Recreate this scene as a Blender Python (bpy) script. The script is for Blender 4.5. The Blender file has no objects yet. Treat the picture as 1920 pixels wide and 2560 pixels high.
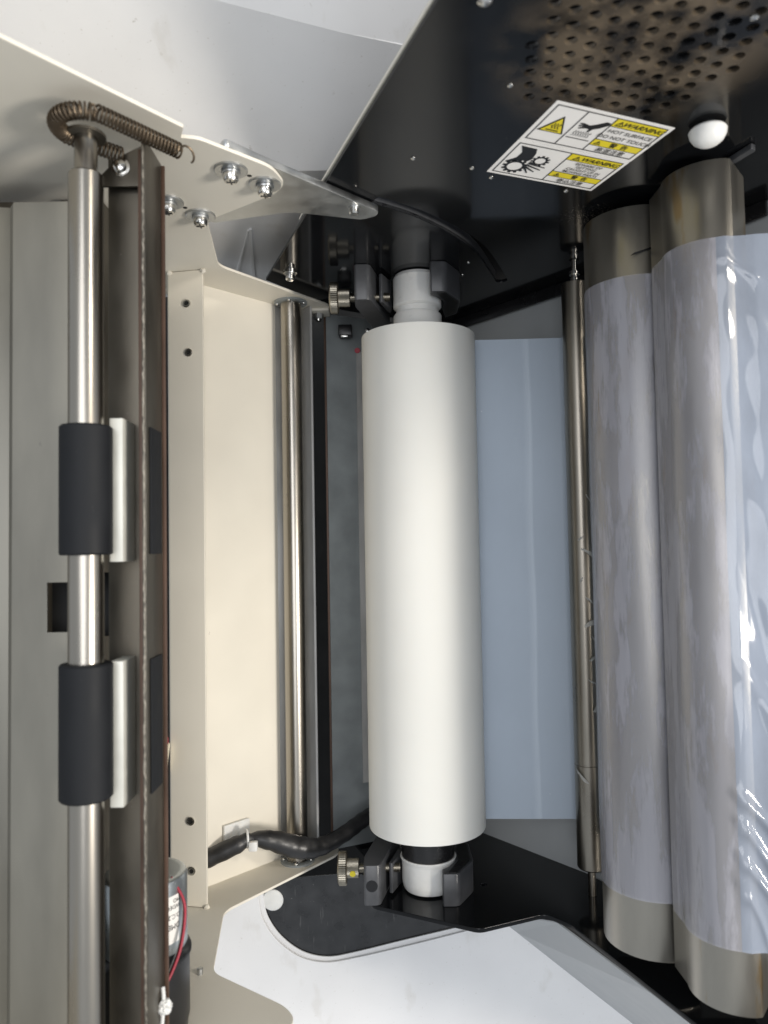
import bpy, bmesh, math, random
from mathutils import Vector, Matrix
random.seed(7)
S = 0.001                      # everything below is written in millimetres
sc = bpy.context.scene
COL = sc.collection

# ------------------------------------------------------------------ camera
cd = bpy.data.cameras.new('camera'); cam = bpy.data.objects.new('camera', cd); COL.objects.link(cam)
sc.camera = cam
cd.sensor_fit = 'VERTICAL'; cd.sensor_height = 36.0; cd.lens = 36.0 * 1923 / 2560
cd.clip_start = 0.005; cd.clip_end = 20
yc = Vector((-.0177, .9988, -.0446)).normalized()
xc = Vector((1, .0177, 0)); xc = (xc - xc.dot(yc) * yc).normalized()
zc = xc.cross(yc)
cam.matrix_world = Matrix.Translation((0, 0, .7)) @ Matrix(((xc.x, xc.y, xc.z), (yc.x, yc.y, yc.z), (zc.x, zc.y, zc.z))).to_4x4()
cd.dof.use_dof = True; cd.dof.focus_distance = .46; cd.dof.aperture_fstop = 11.0

# ------------------------------------------------------------------ light
w = bpy.data.worlds.new('World'); sc.world = w; w.use_nodes = True
bg = w.node_tree.nodes['Background']; bg.inputs[0].default_value = (.885, .94, 1, 1); bg.inputs[1].default_value = .58

def area(name, loc, target, size, power, col, size_y=None):
    l = bpy.data.lights.new(name, 'AREA'); l.energy = power; l.color = col
    l.shape = 'RECTANGLE'; l.size = size; l.size_y = size_y or size
    o = bpy.data.objects.new(name, l); COL.objects.link(o)
    o.location = [c * S for c in loc]
    d = (Vector(target) - Vector(loc)); o.rotation_euler = d.to_track_quat('-Z', 'Y').to_euler()
    return o
area('ceiling_light', (-120, 120, 1900), (0, -40, 200), .8, 11, (.96, .97, 1), 1.2)
area('warm_lamp', (700, 420, 1040), (20, -60, 250), .14, 3.6, (1, .91, .78))
area('front_lamp', (650, -160, 880), (-40, -20, 300), .16, 6.6, (1, .94, .86))
vs = sc.view_settings; vs.view_transform = 'Standard'; vs.look = 'None'; vs.exposure = 0; vs.gamma = 1

# ------------------------------------------------------------------ materials
def mat(name, col, rough=.4, metal=0., var=.08, nscale=40, stretch=(1, 1, 1), rvar=.08, bump=0., bscale=400,
        speck=None, coat=0., spec=.5, sss=0., stain=None, trans=None):
    m = bpy.data.materials.new(name); m.use_nodes = True
    nt = m.node_tree; N = nt.nodes; L = nt.links; b = N['Principled BSDF']
    b.inputs['Metallic'].default_value = metal; b.inputs['Coat Weight'].default_value = coat
    b.inputs['Coat Roughness'].default_value = .06
    b.inputs['Specular IOR Level'].default_value = spec
    if sss:
        b.inputs['Subsurface Weight'].default_value = sss; b.inputs['Subsurface Radius'].default_value = (1, .9, .8)
        b.inputs['Subsurface Scale'].default_value = .004
    tc = N.new('ShaderNodeTexCoord'); mp = N.new('ShaderNodeMapping'); mp.inputs['Scale'].default_value = stretch
    L.new(tc.outputs['Object'], mp.inputs['Vector'])
    n1 = N.new('ShaderNodeTexNoise'); n1.inputs['Scale'].default_value = nscale; n1.inputs['Detail'].default_value = 6
    L.new(mp.outputs[0], n1.inputs['Vector'])
    r1 = N.new('ShaderNodeMapRange'); r1.inputs[1].default_value = .3; r1.inputs[2].default_value = .7
    r1.inputs[3].default_value = 1 - var; r1.inputs[4].default_value = 1 + var
    L.new(n1.outputs['Fac'], r1.inputs[0])
    mx = N.new('ShaderNodeMix'); mx.data_type = 'RGBA'; mx.blend_type = 'MULTIPLY'; mx.inputs['Factor'].default_value = 1
    mx.inputs['A'].default_value = (*col, 1); L.new(r1.outputs[0], mx.inputs['B'])
    out = mx.outputs['Result']
    r2 = N.new('ShaderNodeMapRange'); r2.inputs[1].default_value = .3; r2.inputs[2].default_value = .7
    r2.inputs[3].default_value = max(.02, rough - rvar); r2.inputs[4].default_value = min(1, rough + rvar)
    L.new(n1.outputs['Fac'], r2.inputs[0]); rout = r2.outputs[0]
    def layer(noise_scale, lo, hi, color, st=(1, 1, 1), centre=None, rad=None, rr=None, amt=1.):
        nonlocal out, rout
        mp2 = N.new('ShaderNodeMapping'); mp2.inputs['Scale'].default_value = st; L.new(tc.outputs['Object'], mp2.inputs['Vector'])
        n = N.new('ShaderNodeTexNoise'); n.inputs['Scale'].default_value = noise_scale; n.inputs['Detail'].default_value = 5
        L.new(mp2.outputs[0], n.inputs['Vector'])
        r = N.new('ShaderNodeMapRange'); r.inputs[1].default_value = lo; r.inputs[2].default_value = hi; r.inputs[4].default_value = amt
        L.new(n.outputs['Fac'], r.inputs[0]); f = r.outputs[0]
        if centre:
            vm = N.new('ShaderNodeVectorMath'); vm.operation = 'DISTANCE'; vm.inputs[1].default_value = [c * S for c in centre]
            L.new(tc.outputs['Object'], vm.inputs[0])
            rr_ = N.new('ShaderNodeMapRange'); rr_.interpolation_type = 'SMOOTHSTEP'
            rr_.inputs[1].default_value = rad * S; rr_.inputs[2].default_value = rad * .35 * S; L.new(vm.outputs['Value'], rr_.inputs[0])
            mu = N.new('ShaderNodeMath'); mu.operation = 'MULTIPLY'; L.new(f, mu.inputs[0]); L.new(rr_.outputs[0], mu.inputs[1]); f = mu.outputs[0]
        k = N.new('ShaderNodeMix'); k.data_type = 'RGBA'; L.new(f, k.inputs['Factor']); L.new(out, k.inputs['A']); k.inputs['B'].default_value = (*color, 1)
        out = k.outputs['Result']
        if rr is not None:
            q = N.new('ShaderNodeMix'); q.data_type = 'FLOAT'; L.new(f, q.inputs[0]); L.new(rout, q.inputs[2]); q.inputs[3].default_value = rr; rout = q.outputs[0]
    for s in (stain or []): layer(**s)
    for s in (speck or []): layer(**s)
    L.new(out, b.inputs['Base Color']); L.new(rout, b.inputs['Roughness'])
    if bump:
        n2 = N.new('ShaderNodeTexNoise'); n2.inputs['Scale'].default_value = bscale; n2.inputs['Detail'].default_value = 4
        L.new(mp.outputs[0], n2.inputs['Vector'])
        bp = N.new('ShaderNodeBump'); bp.inputs['Strength'].default_value = bump; bp.inputs['Distance'].default_value = .0004
        L.new(n2.outputs['Fac'], bp.inputs['Height']); L.new(bp.outputs[0], b.inputs['Normal'])
    if trans:                  # thin plastic film: part of the light passes straight through
        lo, hi, sc_, st, a, c = trans
        mp3 = N.new('ShaderNodeMapping'); mp3.inputs['Scale'].default_value = st; L.new(tc.outputs['Object'], mp3.inputs['Vector'])
        n3 = N.new('ShaderNodeTexNoise'); n3.inputs['Scale'].default_value = sc_; n3.inputs['Detail'].default_value = 7; n3.inputs['Roughness'].default_value = .62
        L.new(mp3.outputs[0], n3.inputs['Vector'])
        r3 = N.new('ShaderNodeMapRange'); r3.inputs[1].default_value = lo; r3.inputs[2].default_value = hi; r3.inputs[3].default_value = a; r3.inputs[4].default_value = c
        L.new(n3.outputs['Fac'], r3.inputs[0])
        tr = N.new('ShaderNodeBsdfTransparent'); ms = N.new('ShaderNodeMixShader')
        L.new(r3.outputs[0], ms.inputs[0]); L.new(tr.outputs[0], ms.inputs[1]); L.new(b.outputs[0], ms.inputs[2])
        L.new(ms.outputs[0], N['Material Output'].inputs['Surface'])
    return m

dust = lambda col, lo=.72, hi=.76, s=900, amt=.7, **k: dict(noise_scale=s, lo=lo, hi=hi, color=col, amt=amt, **k)
M = {}
M['white_film'] = mat('white_film', (.75, .745, .705), .55, var=.03, nscale=9, rvar=.05, sss=.25, speck=[dust((.45, .44, .42), lo=.785, hi=.80, s=240, amt=.4)])
M['nylon'] = mat('nylon', (.72, .72, .70), .35, var=.05, nscale=120, sss=.3, bump=.15, bscale=300)
M['black_gloss'] = mat('black_gloss', (.006, .0065, .0075), .10, var=.2, rvar=.03, spec=.22,
    stain=[dict(noise_scale=60, lo=.40, hi=.62, color=(.20, .155, .105), centre=(97, 178, 430), rad=64, rr=.6, amt=.6),
           dict(noise_scale=900, lo=.56, hi=.66, color=(.16, .14, .11), centre=(112, 178, 290), rad=22, rr=.6, amt=.6)],
    speck=[dust((.30, .30, .28), lo=.75, hi=.79, s=700, amt=.6)])
M['black_scratched'] = mat('black_scratched', (.022, .023, .025), .32, var=.3, nscale=70, rvar=.12, coat=.1,
    speck=[dust((.25, .25, .24), lo=.70, hi=.76, s=800, amt=.6), dict(noise_scale=50, lo=.66, hi=.72, color=(.12, .12, .12), st=(9, 1, 1.2), amt=.5)])
M['black_inside'] = mat('black_inside', (.006, .006, .006), .7)
M['cream'] = mat('cream', (.73, .69, .60), .42, var=.03, nscale=25, rvar=.06, bump=.05, bscale=1500,
    speck=[dust((.35, .30, .24), lo=.765, hi=.79, s=330, amt=.7)])
M['white_paint'] = mat('white_paint', (.76, .76, .765), .45, var=.025, nscale=30, rvar=.08, bump=.04, bscale=1200,
    speck=[dust((.34, .32, .28), lo=.71, hi=.78, s=240, amt=.65), dict(noise_scale=75, lo=.62, hi=.72, color=(.5, .47, .42), st=(1, .5, .5), amt=.22), dust((.42, .39, .34), lo=.68, hi=.74, s=700, amt=.35)])
M['zinc'] = mat('zinc', (.50, .51, .51), .38, metal=1, var=.16, nscale=90, rvar=.1, bump=.05, bscale=900)
M['zinc_dull'] = mat('zinc_dull', (.215, .205, .175), .46, metal=.6, var=.24, nscale=35, stretch=(1, .25, 1), rvar=.08,
    speck=[dust((.12, .11, .10), lo=.74, hi=.78, s=180, amt=.6)])
M['steel_dark'] = mat('steel_dark', (.135, .122, .10), .42, metal=.9, var=.2, nscale=60, stretch=(1, .4, 1), rvar=.1,
    speck=[dust((.5, .48, .45), lo=.73, hi=.77, s=500, amt=.5)])
M['steel_grey'] = mat('steel_grey', (.30, .325, .33), .40, metal=.25, var=.12, nscale=60, rvar=.1, bump=.04,
    speck=[dust((.7, .7, .7), lo=.74, hi=.77, s=600, amt=.6)])
M['steel_light'] = mat('steel_light', (.50, .495, .48), .42, metal=.2, var=.16, nscale=90, stretch=(1, .3, 1), rvar=.1)
M['shaft'] = mat('shaft', (.36, .335, .295), .28, metal=1, var=.08, nscale=60, stretch=(1, .12, 1), rvar=.04)
M['bar'] = mat('bar', (.30, .275, .235), .33, metal=1, var=.14, nscale=70, stretch=(1, .25, 1), rvar=.07)
M['shoe'] = mat('shoe', (.35, .33, .29), .36, metal=.9, var=.10, nscale=60, stretch=(1.4, .25, 1.4), rvar=.08, bump=.08, bscale=1100,
    stain=[dict(noise_scale=45, lo=.62, hi=.70, color=(.28, .19, .08), st=(1.5, .4, 1.5), amt=.75)],
    speck=[dust((.10, .09, .08), lo=.74, hi=.77, s=420, amt=.6)])
M['screw'] = mat('screw', (.66, .65, .62), .22, metal=1, var=.06)
M['nickel'] = mat('nickel', (.30, .275, .225), .34, metal=1, var=.15, nscale=200)
M['rubber'] = mat('rubber', (.011, .012, .014), .6, var=.15, spec=.2, speck=[dust((.10, .10, .10), lo=.73, hi=.79, s=500, amt=.4)])
M['grey_plastic'] = mat('grey_plastic', (.055, .057, .062), .36, var=.15, nscale=150, rvar=.06, bump=.06, bscale=900,
    speck=[dust((.28, .28, .28), lo=.72, hi=.77, s=900, amt=.4)])
M['black_plastic'] = mat('black_plastic', (.012, .012, .013), .3, var=.2, rvar=.1, speck=[dust((.2, .2, .2), lo=.73, hi=.78, s=1200, amt=.5)])
M['sleeve'] = mat('sleeve', (.018, .018, .019), .42, var=.3, nscale=90, rvar=.12, bump=.3, bscale=160, speck=[dust((.18, .17, .16), lo=.70, hi=.78, s=900, amt=.4)])
M['grey_panel'] = mat('grey_panel', (.42, .44, .45), .4, var=.05, nscale=30)  # panel grey darkened to stand for the shade it lies in
M['slot_grey'] = mat('slot_grey', (.20, .22, .235), .35, var=.1)
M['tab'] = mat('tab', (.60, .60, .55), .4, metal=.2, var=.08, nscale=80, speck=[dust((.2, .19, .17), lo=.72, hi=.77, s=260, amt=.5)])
M['fold_shade_grey'] = mat('fold_shade_grey', (.40, .415, .425), .5, var=.03, nscale=60, bump=.05, bscale=1500)  # grey carries the shade on the white cover's folded side
M['brown_edge'] = mat('brown_edge', (.10, .06, .042), .5, metal=.4, var=.25)
M['cut_edge'] = mat('cut_edge', (.22, .20, .165), .4, metal=.6, var=.5, nscale=500)
M['spring'] = mat('spring', (.13, .10, .07), .42, metal=1, var=.2, nscale=100)
M['blue_film'] = mat('blue_film', (.41, .475, .555), .55, var=.05, nscale=10, stretch=(1, .6, 1), rvar=.05, trans=(.3, .7, 10, (1, 1, 1), .90, .97),
    speck=[dust((.75, .78, .8), lo=.76, hi=.79, s=300, amt=.6)])
M['film_shoe'] = mat('film_shoe', (.42, .42, .47), .30, var=.16, nscale=95, stretch=(1.2, .12, 1.2), rvar=.10, coat=.12,
    trans=(.475, .54, 55, (1.5, .24, 1.5), .40, .62))
M['film_sheet'] = mat('film_sheet', (.30, .345, .43), .10, var=.05, nscale=15, rvar=.04, coat=.6, trans=(.4, .6, 20, (1, .4, 1), .55, .70))
M['scrap'] = mat('scrap', (.62, .62, .60), .3, var=.1, trans=(.3, .7, 100, (1, 1, 1), .7, .95))
M['motor_can'] = mat('motor_can', (.50, .54, .56), .33, metal=.9, var=.08)
M['paper'] = mat('paper', (.78, .77, .74), .6, var=.02)
M['sticker'] = mat('sticker', (.88, .86, .83), .38, var=.02, nscale=60)
M['yellow'] = mat('yellow', (.80, .66, .03), .38, var=.04)
M['ink'] = mat('ink', (.012, .012, .013), .42, var=.1)
M['red'] = mat('red', (.33, .02, .04), .4)
M['wire_white'] = mat('wire_white', (.6, .58, .55), .4)
M['ivory'] = mat('ivory', (.66, .60, .47), .45, sss=.2)

# ------------------------------------------------------------------ mesh helpers
def finish(bm, name, ang=32, caps=None):
    bmesh.ops.recalc_face_normals(bm, faces=bm.faces)
    for f in bm.faces: f.smooth = True
    for e in bm.edges:
        if len(e.link_faces) != 2 or e.calc_face_angle(0) > math.radians(ang): e.smooth = False
    for f in caps or ():
        f.smooth = False
        for e in f.edges: e.smooth = False
    me = bpy.data.meshes.new(name); bm.to_mesh(me); bm.free()
    return me

def tag(o, label=None, cat=None, group=None, kind=None):
    if label: o['label'] = label
    if cat: o['category'] = cat
    if group: o['group'] = group
    if kind: o['kind'] = kind
    return o

def thing(name, label, cat, loc, group=None):
    e = bpy.data.objects.new(name, None); COL.objects.link(e); e.location = [c * S for c in loc]
    e.empty_display_size = .01
    return tag(e, label, cat, group)

def root_loc(o):
    v = Vector(o.location); p = o.parent
    while p: v += Vector(p.location); p = p.parent
    return v

def put(name, me, m, parent=None, at=(0, 0, 0)):
    """me holds world coordinates in mm (minus at, in mm)"""
    if isinstance(me, bmesh.types.BMesh): me = finish(me, name)
    if not me.get('scaled'):
        me.transform(Matrix.Scale(S, 4)); me['scaled'] = 1
    if not me.materials: me.materials.append(M[m])
    o = bpy.data.objects.new(name, me); COL.objects.link(o)
    o.location = [c * S for c in at]
    if parent:
        o.parent = parent; o.location = Vector(o.location) - root_loc(parent)
    return o

def rounded(poly, r, n=5):
    out = []; k = len(poly)
    for i, p in enumerate(poly):
        rr = r[i] if isinstance(r, (list, tuple)) else r
        p = Vector(p[:2]); a = Vector(poly[i - 1][:2]) - p; b = Vector(poly[(i + 1) % k][:2]) - p
        if rr <= 0: out.append(tuple(p)); continue
        d = min(rr, a.length * .45, b.length * .45); A = p + a.normalized() * d; B = p + b.normalized() * d
        for j in range(n + 1):
            t = j / n; out.append(tuple((1 - t) ** 2 * A + 2 * t * (1 - t) * p + t * t * B))
    return out

def flat(name, outer, holes=(), t=1., f=None, bevel=.15):
    """filled 2-D outline with holes, thickness t, mapped by f(a, b, c) to world mm; c runs 0..t"""
    cu = bpy.data.curves.new(name, 'CURVE'); cu.dimensions = '2D'; cu.fill_mode = 'BOTH'
    for p in [outer, *holes]:
        s = cu.splines.new('POLY'); s.points.add(len(p) - 1); s.use_cyclic_u = True
        for q, c in zip(s.points, p): q.co = (c[0], c[1], 0, 1)
    if bevel:
        cu.bevel_depth = bevel; cu.bevel_resolution = 1; cu.offset = -bevel
    cu.extrude = t / 2 - bevel
    ob = bpy.data.objects.new(name, cu); COL.objects.link(ob)
    dg = bpy.context.evaluated_depsgraph_get()
    me = bpy.data.meshes.new_from_object(ob.evaluated_get(dg))
    bpy.data.objects.remove(ob); bpy.data.curves.remove(cu)
    bm = bmesh.new(); bm.from_mesh(me); bpy.data.meshes.remove(me)
    bmesh.ops.remove_doubles(bm, verts=bm.verts, dist=1e-4)
    bm.normal_update(); caps = [q for q in bm.faces if abs(q.normal.z) > .98]
    for v in bm.verts: v.co = Vector(f(v.co.x, v.co.y, v.co.z + t / 2))
    return finish(bm, name, caps=caps)

def plateY(name, outer, y, t, holes=(), bevel=.15):           # outline in (X, Z), from y to y + t
    return flat(name, outer, holes, abs(t), lambda a, b, c: (a, y + (c if t > 0 else -c), b), bevel)
def plateZ(name, outer, z, t, holes=(), bevel=.15):           # outline in (X, Y)
    return flat(name, outer, holes, abs(t), lambda a, b, c: (a, b, z + (c if t > 0 else -c)), bevel)

def circle(cx, cz, r, n=24, a0=0):
    return [(cx + r * math.cos(a0 + 2 * math.pi * i / n), cz + r * math.sin(a0 + 2 * math.pi * i / n)) for i in range(n)]

def frame(ax):
    ax = Vector(ax).normalized(); u = ax.orthogonal().normalized(); return ax, u, ax.cross(u)

def lathe(bm, p, ax, prof, seg=32, caps=True, rmod=None):
    ax, u, v = frame(ax); p = Vector(p); rings = []
    for s, r in prof:
        ring = []
        for i in range(seg):
            a = 2 * math.pi * i / seg; q = r * (rmod(i) if rmod else 1)
            ring.append(bm.verts.new(p + ax * s + (u * math.cos(a) + v * math.sin(a)) * q))
        rings.append(ring)
    for A, B in zip(rings, rings[1:]):
        for i in range(seg): bm.faces.new((A[i], A[(i + 1) % seg], B[(i + 1) % seg], B[i]))
    if caps: bm.faces.new(rings[0]); bm.faces.new(rings[-1])
    return bm

def lat(p, ax, prof, seg=32, **k): return lathe(bmesh.new(), p, ax, prof, seg, **k)

def box(a, b, bev=.4, bm=None):
    bm = bm or bmesh.new(); t = bmesh.new(); bmesh.ops.create_cube(t, size=1)
    for v in t.verts: v.co = Vector([(a[i] + b[i]) / 2 + v.co[i] * abs(b[i] - a[i]) for i in range(3)])
    if bev: bmesh.ops.bevel(t, geom=t.edges, offset=bev, segments=2, profile=.5, affect='EDGES')
    me = bpy.data.meshes.new('t'); t.to_mesh(me); t.free(); bm.from_mesh(me); bpy.data.meshes.remove(me)
    return bm

def tube(pts, r, seg=8, bm=None, caps=True):
    bm = bm or bmesh.new(); pts = [Vector(p) for p in pts]; n = len(pts); up = None; prev = None
    rs = r if isinstance(r, (list, tuple)) else [r] * n
    for i, p in enumerate(pts):
        d = (pts[min(i + 1, n - 1)] - pts[max(i - 1, 0)]).normalized()
        if up is None: up = d.orthogonal().normalized()
        up = (up - d * up.dot(d)).normalized(); s = d.cross(up)
        ring = [bm.verts.new(p + (up * math.cos(2 * math.pi * j / seg) + s * math.sin(2 * math.pi * j / seg)) * rs[i]) for j in range(seg)]
        if prev:
            for j in range(seg): bm.faces.new((prev[j], prev[(j + 1) % seg], ring[(j + 1) % seg], ring[j]))
        elif caps: bm.faces.new(ring)
        prev = ring
    if caps: bm.faces.new(prev)
    return bm

def smooth_path(pts, n=8):
    P = [Vector(p) for p in pts]; P = [2 * P[0] - P[1]] + P + [2 * P[-1] - P[-2]]; out = []
    for i in range(1, len(P) - 2):
        a, b, c, d = P[i - 1:i + 3]
        for k in range(n):
            t = k / n
            out.append(.5 * (2 * b + (c - a) * t + (2 * a - 5 * b + 4 * c - d) * t * t + (3 * b - a - 3 * c + d) * t ** 3))
    out.append(P[-2]); return out

def sheet(prof, y0, y1, ny=60, t=.12, disp=None):
    """film following an (X, Z) profile between y0 and y1, with real thickness"""
    bm = bmesh.new(); G = []
    for j in range(ny + 1):
        y = y0 + (y1 - y0) * j / ny; row = []
        for i, (x, z) in enumerate(prof):
            a = Vector(prof[max(i - 1, 0)]); b = Vector(prof[min(i + 1, len(prof) - 1)]); d = (b - a).normalized(); nx, nz = -d.y, d.x
            if nz < 0 and abs(nx) < .3: nx, nz = -nx, -nz
            k = disp(x, y, z, i) if disp else 0
            row.append(bm.verts.new((x + nx * k, y, z + nz * k)))
        G.append(row)
    for A, B in zip(G, G[1:]):
        for i in range(len(A) - 1): bm.faces.new((A[i], A[i + 1], B[i + 1], B[i]))
    bmesh.ops.recalc_face_normals(bm, faces=bm.faces)
    bmesh.ops.solidify(bm, geom=bm.faces[:], thickness=t)
    return bm

def text(body, size, mapf, shear=0., align='CENTER', name='lettering', bold=0.):
    cu = bpy.data.curves.new(name, 'FONT'); cu.body = body; cu.size = size; cu.shear = shear; cu.align_x = align; cu.align_y = 'CENTER'
    cu.offset = bold
    cu.resolution_u = 3
    ob = bpy.data.objects.new(name, cu); COL.objects.link(ob)
    me = bpy.data.meshes.new_from_object(ob.evaluated_get(bpy.context.evaluated_depsgraph_get()))
    bpy.data.objects.remove(ob); bpy.data.curves.remove(cu)
    for v in me.vertices: v.co = Vector(mapf(v.co.x, v.co.y))
    me.materials.clear()
    return me

def join(meshes, name):
    bm = bmesh.new()
    for m in meshes: bm.from_mesh(m); bpy.data.meshes.remove(m)
    me = bpy.data.meshes.new(name); bm.to_mesh(me); bm.free(); return me

def copies(name, me, m, parent, spots):
    return [put(name, me, m, parent, at=p) for p in spots]

TOP, BOT = 178., -218.          # inner faces of the two black plates
CT, CB = 172., -212.            # inner faces of the two cream plates

# ================================================================== black casing added far behind everything to block light
tag(put('light_block_casing', box((-260, -460, 30), (260, 224, 36), .5), 'black_inside'),
    'dark inner casing added to block light, seen through the narrow black gap beside the guide rod', 'casing')

# ================================================================== white outer side panels
t = thing('side_panel', 'white painted side panel beyond the upper cream plate with a lip tilted to catch light', 'panel', (-70, 200, 130))
tilt = lambda a, b, c: (a, 200 + .45 * (b - 300) + c, b)
put('sheet', plateY('sheet', [(-240, 100), (-6, 100), (-6, 300), (-240, 300)], 200, 1.5, bevel=0), 'white_paint', t)
put('slanted_sheet', flat('slanted_sheet', [(-240, 300), (-2, 300), (34, 356), (-15.9, 366.3), (-68.3, 379.6), (-240, 424)], (), 1.5, tilt, 0), 'white_paint', t)  # sheet shaped with a tilt so it catches more light
put('lip', flat('lip', [(-240, 424), (-68.3, 379.6), (-15.9, 366.3), (34, 356), (70, 380), (70, 470), (-240, 470)], (), 1.5,
    lambda a, b, c: (a, 200 + .45 * (b - 300) + .35 * max(0, b - (366.3 - (a + 15.9) * .25)) + c, b), 0), 'white_paint', t)  # lip tilted further outward so it faces the light and looks brighter
put('rib', plateY('rib', [(-81.3, 228), (-79.6, 228), (-94.6, 120), (-97.4, 120)], 200, -1.2), 'white_paint', t)
put('rib', plateY('rib', [(-81.6, 226), (-82.4, 226), (-113, 120), (-110.5, 120)], 200, -1.0), 'white_paint', t)

scr = [(-85.3, -231.8), (-82.7, -245.5), (-73.8, -259), (-59.4, -269.6), (-42.7, -273.3), (-23.9, -270.5), (10.9, -262.7), (59.3, -252.6), (91.6, -246.2)]
scrs = [(p.x, p.z) for p in smooth_path([(x, 0, z) for x, z in scr], 6)]
def grow(poly, k):
    c = Vector((0, -215)); return [tuple(c + (Vector(p) - c) * (1 + k / (Vector(p) - c).length)) for p in poly]
t = thing('lower_cover', 'white smudged lower cover below the black plate with a rounded opening', 'cover', (20, -300, 175))
put('face', plateZ('face', [(-190, -223), (-100, -223)] + [(-88, -223)] + grow(scrs, 3.4)[:-2] + [(66, -223), (66, -243.5), (84, -258), (165, -323), (225, -371), (225, -440), (-190, -440)], 175, -1.6, bevel=.3), 'white_paint', t)
put('opening_rim', plateZ('opening_rim', grow(scrs, 7) + grow(scrs, .4)[::-1], 172.6, -1.2, bevel=.1), 'white_paint', t)
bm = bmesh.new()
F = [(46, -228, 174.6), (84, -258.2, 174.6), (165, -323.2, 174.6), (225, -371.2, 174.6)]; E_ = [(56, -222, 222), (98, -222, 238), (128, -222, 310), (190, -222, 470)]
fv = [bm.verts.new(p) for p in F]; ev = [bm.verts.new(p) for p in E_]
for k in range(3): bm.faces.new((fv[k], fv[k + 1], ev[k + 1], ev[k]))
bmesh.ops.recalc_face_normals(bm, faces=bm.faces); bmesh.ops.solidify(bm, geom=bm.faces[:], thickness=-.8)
put('folded_side', bm, 'fold_shade_grey', t)
t = thing('cover_flap', 'scratched dusty black cover flap with a rounded corner behind the lower white cover', 'cover flap', (-20, -245, 170))
put('flap', plateZ('flap', rounded([(-75, -222.6), (-88, -228)] + scrs + [(92, -222), (-14, -222), (-24, -219.5)], [3, 2] + [0] * len(scrs) + [1, 1, 1], 4), 171, -1.6), 'black_scratched', t)
c = lat((-79.4, -236.6, 169.6), (0, 0, 1), [(0, 7.4), (1.0, 7.4), (1.9, 6.6), (2.3, 5)], 28)
tag(put('plastic_rivet', c, 'nylon'), 'round white plastic rivet head on the scratched black cover flap', 'rivet')

# ================================================================== upper black plate with vent
a, b = Vector((7.43, -2.92)), Vector((1.25, -7.95)); o0 = Vector((75.5, 439.8))
vent_area = [(54, 403), (55, 462), (88, 505), (140, 480), (138, 418), (114, 384), (106, 384)]
def inside(p, poly):
    k = False
    for i in range(len(poly)):
        (x1, y1), (x2, y2) = poly[i - 1], poly[i]
        if (y1 > p[1]) != (y2 > p[1]) and p[0] < (x2 - x1) * (p[1] - y1) / (y2 - y1) + x1: k = not k
    return k
holes = []
for i in range(-14, 15):
    for j in range(-14, 15):
        p = o0 + a * i + b * j
        if inside(p, vent_area): holes.append(circle(p.x, p.y, 2.35 + random.uniform(-.15, .12), 12))
slot_c = [(-2, 312), (9, 304.5), (24.5, 291.7), (43.8, 270), (61, 243), (75, 208), (82, 188)]
sl = smooth_path([(x, 0, z) for x, z in slot_c], 5)
L1, L2 = [], []
for i, p in enumerate(sl):
    d = (sl[min(i + 1, len(sl) - 1)] - sl[max(i - 1, 0)]).normalized(); n = Vector((-d.z, 0, d.x))
    L1.append((p.x + n.x * 4, p.z + n.z * 4)); L2.append((p.x - n.x * 4, p.z - n.z * 4))
e = sl[-1]; d = (sl[-1] - sl[-3]).normalized()
tipc = [(e.x + 4 * (math.cos(q) * -d.z + math.sin(q) * d.x), e.z + 4 * (math.cos(q) * d.x + math.sin(q) * d.z)) for q in (math.pi * k / 8 for k in range(1, 8))]
slot = L1 + tipc + L2[::-1]
PT = [(-75.6, 196.8), (-30.4, 129.3), (8.9, 106.7), (57, 93), (136.4, 193.7), (204.4, 303.8), (240, 360), (240, 560), (59, 560)]
plate = thing('black_plate', 'glossy black upper side plate with a perforated vent and curved slot', 'side plate', (57, TOP, 93))
put('panel', plateY('panel', rounded(PT, [0, 8, 8, 6, 0, 0, 0, 0, 0]), TOP, 2, [slot] + holes, .12), 'black_gloss', plate)
put('slot_liner', flat('slot_liner', [(p[0], p[1]) for p in L1] + [(p[0] + 1.2, p[1] + 1.0) for p in L1[::-1]], (), 7, lambda x, z, c: (x, TOP + .2 + c, z), 0), 'slot_grey', plate)
put('slot_liner', flat('slot_liner', [(p[0], p[1]) for p in L2] + [(p[0] - 1.2, p[1] - 1.0) for p in L2[::-1]], (), 7, lambda x, z, c: (x, TOP + .2 + c, z), 0), 'grey_plastic', plate)
put('edge_lip', plateY('edge_lip', [(10, 107.5), (57, 94), (136.4, 194.6), (204, 304), (202.5, 305), (135, 196), (56.4, 96), (10.4, 109)], TOP - 8.5, 8.4, bevel=.3), 'black_plastic', plate)
put('blade', plateY('blade', rounded([(162.5, 349), (166, 349), (170.5, 361), (167.5, 363)], 1), TOP - 3, 2.6), 'grey_plastic', plate)
put('backing_edge', plateY('backing_edge', [(-42, 290), (-27.4, 322), (22.5, 456), (60.5, 560), (58.6, 560), (-44, 284)], TOP + 2.1, 1.4), 'cream', plate)
put('rear_cover', plateY('rear_cover', [(2, 100), (240, 100), (240, 560), (110, 560), (66, 440), (24, 330)], TOP + 26, 1), 'black_inside', plate)
riv = lat((0, 0, 0), (0, -1, 0), [(-.2, 1.25), (.4, 1.2), (.8, .7), (.9, .3)], 12)
riv = finish(riv, 'rivet')
copies('rivet', riv, 'screw', plate, [(51.9, TOP, 409), (16.3, TOP, 354.2), (44.5, TOP, 343.8), (54.9, TOP, 334.3), (94.9, TOP, 318.5), (55.9, TOP, 222), (54.4, TOP, 200)])
put('screw_head', lat((35.8, TOP, 456.5), (0, -1, 0), [(-.2, 2.6), (1, 2.5), (1.8, 1.6), (2.0, .6)], 18), 'screw', plate)
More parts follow.
